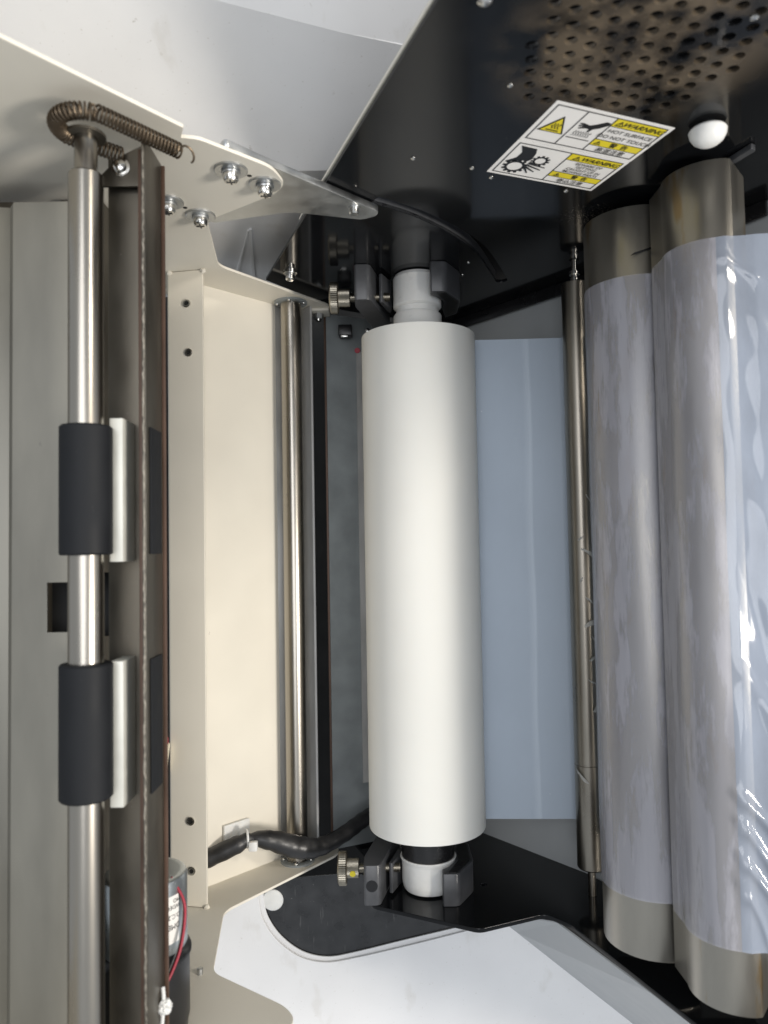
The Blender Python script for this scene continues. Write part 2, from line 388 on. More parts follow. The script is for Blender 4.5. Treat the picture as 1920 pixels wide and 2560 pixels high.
put('screw_head', lat((129, TOP, 446), (0, -1, 0), [(-.2, 1.6), (.8, 1.5), (1.2, .8)], 14), 'screw', plate)
cap = lat((142, TOP, 377), (0, -1, 0), [(-.2, 3), (1.5, 3), (1.6, 7.4), (2.4, 7.9), (4.4, 7.5), (6.4, 6.3), (8.0, 4.2), (8.7, 1.8)], 28)
put('bumper_cap', cap, 'nylon', plate)
ws = thing('pan_screw', 'small silver screw with washers standing on the black plate by the cream frame', 'screw', (-57.9, TOP, 210.8))
put('washer', lat((-57.9, TOP, 210.8), (0, -1, 0), [(0, 4.4), (1, 4.4)], 24), 'screw', ws)
put('spring_washer', lat((-57.9, TOP - 1, 210.8), (0, -1, 0), [(0, 3.5), (1.2, 3.5)], 24), 'zinc', ws)
put('head', lat((-57.9, TOP - 2.2, 210.8), (0, -1, 0), [(0, 3.1), (2.6, 3.0), (3.4, 2.2), (3.5, .8)], 20), 'screw', ws)

# ------------------------------------------------------------------ warning stickers
def sticker(v0, label, build):
    O = Vector((72.5, 398.6)); U = Vector((56.2, -22.4)) / 60; V = Vector((-20.9, -58.2)) / 62
    def P(u, v, h=0.):
        q = O + U * u + V * (v + v0); return (q.x, TOP - .12 - h, q.y)
    H = 31.
    st = thing('warning_sticker', label, 'sticker', P(30, H))
    def poly(name, pts, m, h, holes=()):
        return put(name, flat(name, pts, holes, .08, lambda a_, b_, c_: P(a_, b_, h + c_), 0), m, st)
    poly('backing', rounded([(.15, .1), (59.85, .1), (59.85, H - .1), (.15, H - .1)], .5), 'sticker', 0)
    def line(pts, h=.16, m='ink'): poly('line', pts, m, h)
    def rect(u0, v_0, u1, v1): return [(u0, v_0), (u1, v_0), (u1, v1), (u0, v1)]
    poly('border', rect(2, 2, 58, H - 2), 'ink', .16, [rect(2.55, 2.55, 57.45, H - 2.55)])
    def tx(body, u, v, size, shear=0., bold=0.):
        put('lettering', text(body, size, lambda a_, b_: P(u + a_, v - b_, .42), shear, bold=bold), 'ink', st)
    def yellow(u0, v_0, u1, v1): poly('yellow_band', rect(u0, v_0, u1, v1), 'yellow', .16); 
    def alert(u, v, s):
        poly('alert_triangle', [(u, v - s), (u + s * 1.05, v + s * .75), (u - s * 1.05, v + s * .75)], 'ink', .28,
             [[(u, v - s * .62), (u + s * .72, v + s * .55), (u - s * .72, v + s * .55)]])
        poly('alert_mark', rect(u - s * .1, v - s * .3, u + s * .1, v + s * .2), 'ink', .28)
        poly('alert_mark', rect(u - s * .1, v + s * .3, u + s * .1, v + s * .45), 'ink', .28)
    build(P, poly, line, rect, tx, yellow, alert, H)
    return st
def hot(P, poly, line, rect, tx, yellow, alert, H):
    line(rect(16.8, 2.55, 17.3, H - 2.55)); line(rect(31.6, 2.55, 32.1, H - 2.55))
    yellow(32.1, 2.55, 57.45, 8.0); line(rect(32.1, 8.0, 57.45, 8.5))
    yellow(32.1, 19.2, 57.45, 23.6); line(rect(32.1, 18.8, 57.45, 19.2)); line(rect(32.1, 23.6, 57.45, 24.0))
    alert(35.2, 5.6, 2.1); alert(35, 21.6, 1.7)
    tx('WARNING', 47, 5.3, 4.4, .28, .045); tx('HOT SURFACE', 44.8, 11.4, 3.55, 0, .025); tx('DO NOT TOUCH', 44.8, 15.8, 3.55, 0, .025)
    tx('警  告', 46, 21.4, 3.8, 0, .05); tx('高温注意', 44.8, 26.3, 3.9, 0, .03)
    tri = [(9.6, 8.6), (16, 21.2), (3.2, 21.2)]
    poly('hazard_triangle', tri, 'ink', .16); poly('hazard_field', [(9.6, 10.4), (14.8, 20.5), (4.4, 20.5)], 'yellow', .28)
    for k in (-1.4, 0, 1.4):
        pts = [(9.6 + k + .5 * math.sin(q * 1.1), 14 + q * .5) for q in range(9)]
        poly('heat_wave', [(x - .25, y) for x, y in pts] + [(x + .25, y) for x, y in pts[::-1]], 'ink', .40)
    poly('hot_plate', rect(6.6, 19, 12.6, 19.6), 'ink', .40)
    poly('hand_symbol', [(18.6, 10.6), (20.2, 10.2), (23.4, 11), (25.6, 9.6), (29, 6.4), (31.2, 6.6), (31.4, 8.2), (28.6, 11.6), (26.4, 13.2), (25.6, 15.8), (24.7, 15.4),
          (24.9, 13.6), (23, 13.4), (20, 14.6), (19.4, 14), (22, 12.7), (19, 13), (18.8, 12.2), (21.6, 11.8), (18.8, 11.4)], 'ink', .16)
    for k in range(7):
        pts = [(20 + k * 1.25 + .35 * math.sin(q * 1.3), 16 + q * .5) for q in range(9)]
        poly('heat_wave', [(x - .13, y) for x, y in pts] + [(x + .13, y) for x, y in pts[::-1]], 'ink', .16)
    line(rect(18.4, 21.6, 30.2, 22.1))
def gearp(u, v, r, n, r2):
    out = []
    for k in range(n):
        for dq, rr in ((-.34, r2), (-.2, r), (.2, r), (.34, r2)):
            q = 2 * math.pi * (k + dq) / n; out.append((u + rr * math.cos(q), v + rr * math.sin(q)))
    return out
def gears(P, poly, line, rect, tx, yellow, alert, H):
    line(rect(29.4, 2.55, 29.9, H - 2.55))
    yellow(29.9, 2.55, 57.45, 7.6); line(rect(29.9, 7.6, 57.45, 8.0))
    yellow(29.9, 19.4, 57.45, 23.6); line(rect(29.9, 19.0, 57.45, 19.4)); line(rect(29.9, 23.6, 57.45, 24.0))
    alert(34.2, 5.4, 2.0); alert(33.6, 21.7, 1.7)
    tx('WARNING', 46.5, 5.2, 4.2, .28, .045)
    for k, s in enumerate(('BEWARE OF', 'GETTING', 'CAUGHT UP IN', 'MOVING PARTS')): tx(s, 43.7, 9.6 + k * 2.55, 2.7, 0, .025)
    tx('警  告', 46, 21.4, 3.5, 0, .045); tx('巻込注意', 43.7, 26.2, 3.7, 0, .03)
    poly('gear_symbol', gearp(10.2, 21.6, 6.2, 12, 4.9), 'ink', .16, [circle(10.2, 21.6, 3.7, 24)])
    poly('gear_symbol', gearp(19.3, 13.4, 4.6, 11, 3.5), 'ink', .16, [circle(19.3, 13.4, 2.6, 24)])
    poly('arm_symbol', [(4.2, 4.2), (12.4, 4.6), (14, 8.6), (14.6, 13.2), (13, 16.6), (11.4, 15.4), (8.6, 16.8), (4, 19.2), (3.6, 18.4), (7, 14), (7.2, 9.2)], 'ink', .16)
    for k, (x0, y0, x1, y1) in enumerate(((15, 17, 24.6, 18.2), (15.4, 18.6, 23.6, 20.8), (15, 20, 21.4, 23.2), (15.6, 21.4, 18.8, 25.2), (15, 16, 20.6, 16.4))):
        d_ = Vector((x1 - x0, y1 - y0)).normalized(); n_ = Vector((-d_.y, d_.x)) * .55
        poly('finger_symbol', [(x0 - n_.x, y0 - n_.y), (x1 - n_.x * .5, y1 - n_.y * .5), (x1 + n_.x * .5, y1 + n_.y * .5), (x0 + n_.x, y0 + n_.y)], 'ink', .28)
sticker(0, 'white and yellow warning sticker reading hot surface do not touch, on the black plate', hot)
sticker(31.0, 'white and yellow warning sticker with gears reading beware of getting caught in moving parts', gears)

# ================================================================== lower black plate
PB = [(-15.6, 150), (-15.6, 210), (-12, 221), (50, 253.5), (91, 236.5), (103, 250), (175, 445), (240, 445), (240, 350), (204, 304), (136, 194), (94, 114.7), (57, 93), (-26, 122)]
plate2 = thing('black_plate', 'glossy black lower side plate with a rounded corner under the white roll', 'side plate', (57, BOT, 93))
put('panel', plateY('panel', rounded(PB, [0, 6, 8, 4, 5, 5, 0, 0, 0, 0, 0, 0, 6, 0]), BOT, -2.4, [circle(59.5, 196, 2.4, 16)], .2), 'black_gloss', plate2)
# ================================================================== back panel behind the film
bk = thing('back_panel', 'grey white back panel slanting behind the blue film and steel bar', 'panel', (57, -20, 90))
put('sheet', plateY('sheet', [(57, 90), (136.4, 190.5), (204.4, 300.5), (260, 392), (262, 391), (206, 299), (138, 189), (58, 88)], -240, 420, bevel=0), 'grey_panel', bk)

# ================================================================== cream frame
PC = [(-36, 146), (-60, 128), (-122, 190), (-240, 190), (-240, 592), (-79, 393.5), (-82, 386), (-75, 384.5), (-48, 359), (-44, 343), (-50, 333.5), (-90, 304), (-97.6, 242), (-95.5, 235.5), (-36, 157.5)]
RC = [5, 3, 0, 0, 0, .5, .5, 3, 6, 6, 6, 6, 4, 4, 5]
fr = thing('cream_frame', 'cream painted sheet metal frame with two notched side plates and a back trough', 'machine frame', (-140, -20, 150))
up = put('side_plate', plateY('side_plate', rounded(PC, RC), CT, 1.6, bevel=.25), 'cream', fr)
lo = put('side_plate', plateY('side_plate', rounded(PC, RC), CB, -1.6, bevel=.25), 'cream', fr)
put('back_sheet', plateY('back_sheet', [(-124, 212), (-114, 202.5), (-76, 162), (-74.5, 163), (-113, 204), (-123, 213)], CB, CT - CB, bevel=0), 'cream', fr)
put('back_strip', plateY('back_strip', [(-76, 162), (-55, 131), (-54, 132), (-74.6, 163)], CB, CT - CB, bevel=0), 'steel_light', fr)  # shaded fold of the trough put in as a separate grey strip
ch = put('flange', plateY('flange', rounded([(-131.5, 231), (-108.6, 235), (-108.6, 233.2), (-130, 229.4), (-136, 205), (-137.6, 205.5)], [1, .6, 0, 0, 0, 0]), CB + .4, CT - CB - .8, bevel=.15), 'cream', fr)
eye = lat((0, 0, 0), (.17, 0, -1), [(-.6, 1.9), (-.5, 2.5), (.3, 2.6), (.3, 1.3), (-.6, 1.3), (-.6, 1.9)], 18, caps=False); eye = finish(eye, 'eyelet')
pit = finish(lat((0, 0, 0), (.17, 0, -1), [(-.25, 1.3), (.3, 1.3)], 16), 'eyelet_hole')
for x, y in ((-119, 151.2), (-118, 120.7), (-118.6, -161.7), (-118.1, -190.8)):
    put('eyelet', eye, 'screw', fr, at=(x, y, 233.6)); put('eyelet_hole', pit, 'black_inside', fr, at=(x, y, 233.6))
# welds at the flange corners
for x, y, z in ((-130, CT - .6, 231), (-108.6, CT - .8, 235), (-109, CB + .8, 235)):
    bm = bmesh.new(); bmesh.ops.create_icosphere(bm, subdivisions=2, radius=1.7)
    for v in bm.verts: v.co = v.co * (1 + random.uniform(-.25, .2)) + Vector((x, y, z))
    put('weld', bm, 'cream', fr)
put('pin', lat((-96.1, CB, 305.5), (0, 1, 0), [(0, 1.5), (2.8, 1.5), (3.1, 1.1)], 16), 'zinc', fr)

# washer-head screws on the upper cream plate
def washer_screw(x, z, label):
    s = thing('washer_screw', label, 'screw', (x, CT, z), 'washer screws on the cream bracket')
    put('washer', lat((x, CT, z), (0, -1, 0), [(0, 7.6), (.9, 7.6), (1.1, 7.3)], 36), 'zinc', s)
    put('spring_washer', lat((x, CT - 1.1, z), (0, -1, 0), [(0, 4.2), (.7, 4.4), (1.4, 4.2), (1.5, 3.6)], 28), 'zinc', s)
    bm = lat((x, CT - 2.6, z), (0, -1, 0), [(0, 3.6), (2.2, 3.5), (3.2, 2.9), (3.5, 1.6)], 24)
    put('head', bm, 'screw', s)
    cr = box((x - 2, CT - 6.35, z - .35), (x + 2, CT - 6.0, z + .35), 0); box((x - .35, CT - 6.36, z - 2), (x + .35, CT - 6.01, z + 2), 0, cr)
    put('cross_slot', cr, 'black_plastic', s)
washer_screw(-66.7, 358.6, 'silver washer screw on the cream bracket nearest the spring hook edge')
washer_screw(-53.5, 344.3, 'silver washer screw at the rounded tip of the cream bracket')
washer_screw(-103.8, 327.7, 'silver washer screw half hidden behind the dark steel channel')
washer_screw(-91.7, 311.7, 'silver washer screw at the corner above the triangular opening')
for x, z in ((-59.3, 352.3), (-97.3, 320.3)):
    put('small_hole', lat((x, CT - .05, z), (0, -1, 0), [(0, 1.1), (.12, 1.1)], 14), 'black_inside', fr)

# zinc arm bolted behind the cream bracket
arm = thing('bracket_arm', 'pointed galvanised steel arm reaching from the cream bracket to the curved slot', 'bracket', (-12, 174, 300))
put('arm_plate', plateY('arm_plate', rounded([(-66, 376), (-53, 361.5), (0, 307.5), (-1, 302), (-9, 297.5), (-46, 308.6), (-88, 297), (-100, 320)], [3, 1, 4, 3, 3, 4, 2, 2]), 173.9, 3.4, bevel=.3), 'zinc', arm)
put('pin', lat((-12.6, 173.9, 312), (0, -1, 0), [(-.2, 2.6), (2.4, 2.6), (3.2, 2.0)], 20), 'screw', arm)
put('pin_collar', lat((-12.6, 173.9, 312), (0, -1, 0), [(-.1, 3.4), (.5, 3.4)], 20), 'zinc', arm)

# ================================================================== left: steel plates, shaft with rubber sleeves
gp = thing('guide_plate', 'wide galvanised guide plate with a square notch beside the rubber sleeved shaft', 'guide plate', (-140, -40, 384))
put('plate', plateZ('plate', rounded([(-152.6, 146.3), (-116.5, 146.3), (-116.5, -235), (-152.6, -235)], .8), 384, 1.2, [[(-138, -12.4), (-118.2, -12.4), (-118.2, -32.6), (-138, -32.6)]], .2), 'zinc_dull', gp)
put('edge_fold', plateY('edge_fold', [(-240, 380), (-163, 380), (-155, 378), (-152.4, 383.5), (-152.4, 385.2), (-156, 380.5), (-163, 382), (-240, 382)], -235, 381, bevel=.15), 'zinc_dull', gp)
put('notch_floor', box((-142, -36, 370), (-114, -9, 371), 0), 'black_inside', gp)
put('support_channel', box((-240, -230, 300), (-156.5, 163, 350), 1), 'steel_dark', gp)
put('support_channel', box((-154.5, -210, 280), (-134, 170.5, 335), 1), 'steel_dark', gp)

sx, sz = -114.4, 405
rs = thing('roller_shaft', 'polished steel shaft with two black rubber sleeves running beside the guide plate', 'roller shaft', (sx, 172, sz))
put('shaft', lat((sx, 165, sz), (0, -1, 0), [(0, 4.4), (16.6, 4.4), (17, 4.5), (17.6, 6.2), (18.2, 6.6), (400, 6.6)], 40), 'shaft', rs)
put('snap_ring', lat((sx, 163.5, sz), (0, -1, 0), [(0, 7.6), (1.2, 7.6), (1.3, 7.0)], 32), 'steel_dark', rs)
for y0, y1 in ((48.3, -1.3), (-42.4, -93)):
    put('rubber_sleeve', lat((sx, y0, sz), (0, -1, 0), [(0, 6.8), (0, 9.2), (.7, 9.8), (y0 - y1 - .7, 9.8), (y0 - y1, 9.2), (y0 - y1, 6.8)], 40), 'rubber', rs)

gc = thing('guide_channel', 'dark steel channel with a rough bright edge between the shaft and cream trough', 'guide channel', (-98, -40, 378))
put('floor_plate', plateZ('floor_plate', [(-112.8, 164), (-94, 164), (-94, -240), (-112.8, -240)], 384, 1.2), 'steel_dark', gc)
put('wall', box((-93.9, -240, 379), (-92.3, 164, 401.6), .2), 'steel_dark', gc)
bm = bmesh.new()
edge = [(-93.1 + random.uniform(-.2, .2), 161 - k * 2.0, 401.9 + random.uniform(-.2, .2)) for k in range(200)]
put('cut_edge', tube(edge, [.5 + random.uniform(-.2, .15) for _ in edge], 6), 'cut_edge', gc)
put('rust_line', box((-95.6, -240, 398.8), (-94.0, 160, 400.2), .2), 'brown_edge', gc)
put('lower_lip', box((-92.2, -240, 379.4), (-90.6, 163, 380.6), .2), 'brown_edge', gc)
for y0, y1 in ((48.8, -1.4), (-42.2, -94.2)): put('black_pad', box((-92.2, y1, 383.5), (-91.5, y0, 398), .3), 'rubber', gc)  # thin black blocks for the dark patches on the wall
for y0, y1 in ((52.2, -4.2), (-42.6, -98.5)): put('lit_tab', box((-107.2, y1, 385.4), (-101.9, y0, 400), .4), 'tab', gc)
put('end_ear', plateZ('end_ear', rounded([(-116, 150), (-114.5, 154.5), (-105.5, 163), (-96, 167.5), (-94.2, 167.5), (-94.2, 150)], [1, 2, 3, 1, 0, 0]), 388.5, 1.4), 'steel_dark', gc)
put('ear_screw', lat((-105.8, 157.6, 389.9), (0, 0, 1), [(0, 3.8), (.7, 3.8), (.8, 2.6), (2.6, 2.4), (3.2, 1.4)], 24), 'screw', gc)

# coil springs looped round the shaft end
def coil(path, R, wire, pitch, seg=6, per=14):
    P = smooth_path(path, 14); Ls = [0]
    for p, q in zip(P, P[1:]): Ls.append(Ls[-1] + (q - p).length)
    tot = Ls[-1]; n = int(tot / pitch * per); out = []; k = 0; up = Vector((0, 1, 0))
    for i in range(n + 1):
        s = tot * i / n
        while k < len(Ls) - 2 and Ls[k + 1] < s: k += 1
        f = (s - Ls[k]) / max(1e-6, Ls[k + 1] - Ls[k]); p = P[k].lerp(P[k + 1], f); d = (P[k + 1] - P[k]).normalized()
        u = (up - d * up.dot(d)).normalized(); v = d.cross(u); a_ = 2 * math.pi * i / per
        out.append(p + (u * math.cos(a_) + v * math.sin(a_)) * R)
    return tube(out, wire, seg)
C0 = Vector((-111, 163, 411)); D = Vector((.65, 0, -.76)).normalized(); Nn = Vector((.76, 0, .65)).normalized(); r0 = 11.6
arc = [C0 + Nn * r0 * math.cos(q) - D * r0 * math.sin(q) for q in (math.pi * k / 8 for k in range(0, 9))]
A_end = C0 + Nn * (r0 - 1) + D * 34; B_end = C0 - Nn * (r0 - 2) + D * 20
sp = thing('tension_spring', 'bronze coil spring looped round the shaft end under the cream plate', 'spring', (-111, 163, 411))
put('coils', coil([A_end] + arc + [B_end], 2.9, .48, 1.6), 'spring', sp)
def hook(p, r, q0, q1, flip=1):
    return tube([p + D * (r + r * math.cos(q)) + Vector((0, 1, 0)) * flip * r * math.sin(q) for q in [q0 + (q1 - q0) * k / 14 for k in range(15)]], .45, 6)
put('hook', hook(A_end, 3.4, math.pi, -.9), 'spring', sp)
put('hook', hook(B_end + D * 7, 3.2, math.pi, -.7), 'spring', sp)
l2 = tube([(-98.6 + 2.6 * math.cos(q), 150 + 3.2 * math.sin(q), 371 + 1.2 * q) for q in [k * .35 for k in range(-20, 24)]], .42, 6)
tag(put('spring_eye', l2, 'spring'), 'small bronze spring eye curled round the edge of the dark channel', 'spring')

# ================================================================== motor at the lower left
mx_, mz_ = -109.5, 350
mo = thing('geared_motor', 'small silver and black geared motor with a printed label behind the dark channel', 'motor', (mx_, CB, mz_))
put('can', lat((mx_, -143, mz_), (0, -1, 0), [(0, 14.8), (0, 16.6), (.6, 17.8), (2, 18.3), (31, 18.3), (31.6, 18.0)], 48), 'motor_can', mo)
put('end_cap', lat((mx_, -143.8, mz_), (0, 1, 0), [(0, 15.5), (.3, 15.5), (.5, 5), (1.6, 4.6), (1.7, 2)], 32), 'black_plastic', mo)
put('gearbox', lat((mx_, -174.6, mz_), (0, -1, 0), [(0, 17.6), (1.5, 19.6), (2.5, 20), (4, 20), (4.4, 19.2), (31, 19.2), (33, 18.6), (37.3, 18.2)], 48), 'black_plastic', mo)
def onm(s, y, h=.12): q = math.radians(62) - s / 18.3; return (mx_ + (18.3 + h) * math.cos(q), y, mz_ + (18.3 + h) * math.sin(q))
bm = bmesh.new(); g = [[bm.verts.new(onm(-13 + i * 1.5, -149.5 - j * 20, .045)) for i in range(18)] for j in range(2)]
for i in range(17): bm.faces.new((g[0][i], g[0][i + 1], g[1][i + 1], g[1][i]))
lb = put('label', bm, 'paper', mo)
for body, y, s in (('MO', -151.6, 2.0), ('WDEG 8E', -154.2, 2.0), ('D.C.24V', -158.2, 2.2), ('DME34', -162.4, 2.7)):
    put('lettering', text(body, s * 1.25, lambda a_, b_: onm(-a_ + 13.0, y - b_, .2), align='LEFT'), 'ink', lb)
w1 = smooth_path([(-96, -143, 356), (-90.5, -152, 357), (-89.6, -160, 358), (-90.4, -170, 362), (-93, -178, 366), (-97, -186, 371), (-100, -196, 372)], 8)
for k, m in enumerate(('wire_white', 'black_plastic', 'red')):
    put('wire', tube([p + Vector((k * .55 - 1.0, 0, k * .8 - .8)) for p in w1], .62, 8), m, mo)
zt = thing('cable_tie', 'small white cable tie knot below the motor by the channel edge', 'cable tie', (-91.4, -193, 385))
bm = bmesh.new(); bmesh.ops.create_icosphere(bm, subdivisions=3, radius=2.9)
for v in bm.verts: v.co = v.co * (1 + .25 * math.sin(v.co.x * 3) * math.cos(v.co.y * 4)) + Vector((-90.8, -181, 386))
put('head', bm, 'nylon', zt)
put('strap', tube(smooth_path([(-91.6, -174, 385), (-91, -178, 386), (-91.5, -186, 386), (-93, -196, 384)], 6), .8, 8), 'nylon', zt)
cn = thing('wire_connector', 'small ivory connector with a red lead on the side of the cream flange', 'connector', (-136, -122, 222))
bm = bmesh.new(); bmesh.ops.create_cube(bm, size=1)
for v in bm.verts: v.co = Vector((-133.6 + v.co.x * 3.4 + v.co.y * 2.0, -124 + v.co.y * 17, 234 + v.co.z * 5))
bmesh.ops.bevel(bm, geom=bm.edges, offset=.5, segments=2, affect='EDGES')
put('housing', bm, 'ivory', cn)
put('lead', tube([(-132.5, -117, 234), (-132, -113.6, 235), (-132.6, -112.4, 233)], .9, 8), 'red', cn)

# ================================================================== thin guide rod with end flanges
gr = thing('guide_rod', 'slim polished steel guide rod with flanged ends across the cream trough', 'guide rod', (-62.7, CB, 168.5))
put('rod', lat((-62.7, CT, 168.5), (0, -1, 0), [(0, 7.3), (CT - CB, 7.3)], 36), 'shaft', gr)
for y, s in ((CT, -1), (CB, 1)):
    fl = put('end_flange', lat((-62.7, y, 168.5), (0, s, 0), [(0, 11.5), (1.1, 11.5), (1.4, 10.9), (1.4, 7.6)], 36), 'steel_grey', gr)
    for q in (.15, 1.25, 2.5):
        put('rivet', lat((-62.7 + 9.4 * math.cos(q * 1.25), y + s * 1.4, 168.5 + 9.4 * math.sin(q * 1.25)), (0, s, 0), [(-.1, 1.3), (.5, 1.2), (.9, .6)], 12), 'screw', fl)

fin = thing('steel_fin', 'narrow light grey steel fin standing beside the black gap', 'steel fin', (-52, -20, 150))
put('sheet', plateY('sheet', [(-66, 139), (-50.2, 160), (-48.9, 159.6), (-49.4, 150), (-64.8, 138)], CB + .3, CT - CB - .6, bevel=.1), 'steel_light', fin)
put('foot', box((-49.5, CT - 2.4, 140), (-37, CT - .1, 156), .5), 'cream', fin)
put('foot_bolt', lat((-45, CT - 2.4, 148), (0, -1, 0), [(0, 3.6), (4, 3.6)], 6), 'zinc', fin)
put('foot_bolt_tip', lat((-45, CT - 6.4, 148), (0, -1, 0), [(0, 2.2), (1.4, 2.0)], 14), 'screw', fin)
put('gap_dark_sliver', plateY('gap_dark_sliver', [(-53, 131), (-50.5, 150), (-51.5, 131)], CB + .6, CT - CB - 1.2, bevel=0), 'black_inside', fin)  # black sliver added to keep the gap dark

df = thing('deflector_plate', 'dark bluish steel deflector plate with a brown edge partly behind the white roll', 'steel plate', (-20, -20, 120))
put('sheet', plateY('sheet', [(-40.3, 139.7), (-19.5, 129.5), (56, 92), (56, 90.5), (-20, 128), (-40.3, 138.2)], CB - 4, 388, bevel=.1), 'steel_grey', df)
put('raised_strip', plateY('raised_strip', [(-18.6, 131.2), (20, 112.2), (20, 111), (-18.9, 130)], CB + 40, 318, bevel=.1), 'steel_light', df)
put('brown_edge', box((-42.0, CB + 1, 132), (-40.4, CT - 2, 139.9), .2), 'brown_edge', df)
put('paint_mark', lat((-17.8, 146.5, 131.3), (0, 0, 1), [(0, 2.2), (.3, 2.0)], 9), 'red', df)
put('small_screw', lat((-10, 163, 126), (0, 0, 1), [(0, 1.8), (.8, 1.6), (1.1, .8)], 14), 'screw', df)
put('black_clip', box((-31, 154, 137), (-21, 162, 147), .8), 'black_plastic', df)
put('clip_tab', box((-29, 152.5, 145), (-24, 154.2, 148), .3), 'screw', df)

# ================================================================== white film roll on its core
rx, rz = 24.3, 200
rl = thing('film_roll', 'large smooth white film roll held between the two roll holders', 'film roll', (rx, -178, rz - 37))
put('film', lat((rx, 136.7, rz), (0, -1, 0), [(0, 16), (0, 36.4), (.15, 36.9), (.6, 37.1), (314.1, 37.1), (314.6, 36.9), (314.8, 36.4), (314.8, 16)], 128), 'white_film', rl)
put('core_end', lat((rx, 136.6, rz), (0, 1, 0), [(0, 15.8), (13.6, 15.8), (14.6, 15.3), (15.2, 14.0), (18.6, 13.8), (19.3, 15.2), (20, 15.8), (38.5, 15.7), (39.2, 15.2), (40.6, 14.6)], 56), 'nylon', rl)
put('core_collar', lat((rx, -178.2, rz), (0, -1, 0), [(0, 16.8), (19.3, 16.8)], 48), 'black_plastic', rl)
put('core_end', lat((rx, -196.5, rz), (0, -1, 0), [(0, 17), (0, 17.6), (.6, 17.9), (2.4, 17.2), (3.6, 17.0), (15, 16.8), (18.4, 16.2), (20.2, 15.2)], 56), 'nylon', rl)

# ================================================================== roll holders (upper and lower)
def holder(base, s, label):
    """s = direction from the plate towards the roll"""
    h = thing('roll_holder', label, 'roll holder', (10, base, 190))
    def pl(name, pts, h0, h1, m, rad=1., bev=.6, par=h):
        return put(name, plateY(name, rounded(pts, rad), base + s * h0, s * (h1 - h0), bevel=bev), m, par)
    pl('fixed_jaw', [(-16.3, 223), (-6.2, 223), (6.5, 166), (6.5, 146), (-5, 146), (-7, 166), (-16.3, 208)], .1, 24 if s > 0 else 22.8, 'grey_plastic', [2, 3, 1, 1, 1, 1, 1])
    pl('clamp_pad', [(-.8, 210), (1.2, 211), (7.6, 195), (7.4, 186), (5.4, 187)], 2, 20.5, 'grey_plastic', .8, .4)
    jw = pl('hook_jaw', [(31.6, 226), (41.3, 226), (52.4, 206), (52.4, 178), (45, 170), (42, 186), (41.4, 205), (36.5, 214), (31.6, 218.5)], .1, 19.4, 'grey_plastic', [1.2, 3, 3, 2, 1, 1, 1, 1, 1])
    pl('jaw_inset', [(35.4, 224), (40.6, 224), (50.6, 205.5), (50.6, 180), (46, 175), (43.8, 187), (43, 206), (38.6, 215.5)], 19.35, 19.65, 'black_plastic', .6, 0, jw)
    yk = base + s * 16
    sc_ = put('thumb_screw', lat((-33, yk, 206), (1, 0, 0), [(0, 8.2), (.6, 9.4), (1, 9.9), (5.2, 9.9), (5.8, 9.2), (6, 5.6), (13, 5.6), (13.4, 5.2), (13.4, 3)], 96, rmod=lambda i: 1 + (.022 if i % 2 else -.012)), 'nickel', h)
    th = [(13 + k * .22, 2.9 if k % 4 < 2 else 2.5) for k in range(0, 120)]
    put('thread', lat((-33, yk, 206), (1, 0, 0), th, 20), 'nickel', sc_)
    if s > 0:
        put('paint_mark', lat((-23.5, yk - 1.5, 211.2), (0, -.25, 1), [(0, 2.1), (.5, 1.9)], 8), 'yellow', sc_)
        put('plug', lat((-11.4, base + 11.8, 222.8), (0, 0, 1), [(0, 3.6), (.35, 3.5)], 24), 'rubber', h)
    return h
holder(TOP, -1, 'dark grey roll holder with a knurled thumb screw on the upper black plate')
holder(BOT, 1, 'dark grey roll holder with a yellow marked thumb screw on the lower black plate')

# ================================================================== film, bar and shoes on the right
prof = [(rx + 12, 163.8), (rx + 24, 172), (rx + 33, 185), (62, 191.5), (75, 192), (90, 192.6), (105, 193.2), (118, 193.8), (128, 197), (134, 205), (140, 225), (146, 250)]
bf = sheet(prof, 136.6, -178.1, 40, .1, lambda x, y, z, i: .5 * math.sin(y * .05 + x * .04) * (1 if x > 64 else 0))
tag(put('film_web', bf, 'blue_film'), 'pale blue film web stretched flat from the white roll to the steel bar', 'film')

bx, bz = 125, 213
br = thing('steel_bar', 'dark worn steel bar standing between the blue film and wrapped shoe', 'bar', (bx, BOT, bz))
put('bar', lat((bx, 166.2, bz), (0, -1, 0), [(0, 7.9), (.5, 8.6), (303, 8.6), (303.2, 8.3), (304, 8.3), (304.2, 8.7), (366.8, 8.7), (367.6, 8.0)], 40), 'bar', br)
put('stud', lat((bx, TOP, bz), (0, -1, 0), [(0, 1.9), (4, 1.9), (4, 3.4), (6, 3.4), (6, 2.2), (8.5, 2.2), (8.5, 3.2), (10, 3.2), (10, 2.2), (12.4, 2.2)], 16), 'screw', br)
put('stud', lat((bx, BOT, bz), (0, 1, 0), [(0, 2.4), (17, 2.4)], 16), 'bar', br)

def arcpts(cx, cz, r, a0, a1, n): return [(cx + r * math.cos(math.radians(a0 + (a1 - a0) * k / n)), cz + r * math.sin(math.radians(a0 + (a1 - a0) * k / n))) for k in range(n + 1)]
shA = arcpts(138.6, 287, 26.2, 245, 60, 26) + [(156, 300), (156, 268)]
sa = thing('heated_shoe', 'rounded steel shoe wrapped in clear film next to the steel bar', 'steel shoe', (138, -207, 262))
put('shoe', plateY('shoe', shA, -207, 380, bevel=.5), 'shoe', sa)
put('scuff', plateZ('scuff', [(128, 146), (140, 149.5), (140, 150.8), (130, 147.6)], 313.2, .12, bevel=0), 'black_plastic', sa)
arcB = arcpts(157.5, 338.4, 21, 196, 92, 18)
shB = [(137, 318)] + arcB + [(159.5, 359.0), (174, 341), (174, 318)]
sb = thing('heated_shoe', 'steel shoe with one slanted side under the crinkled glossy film', 'steel shoe', (158, -206, 316))
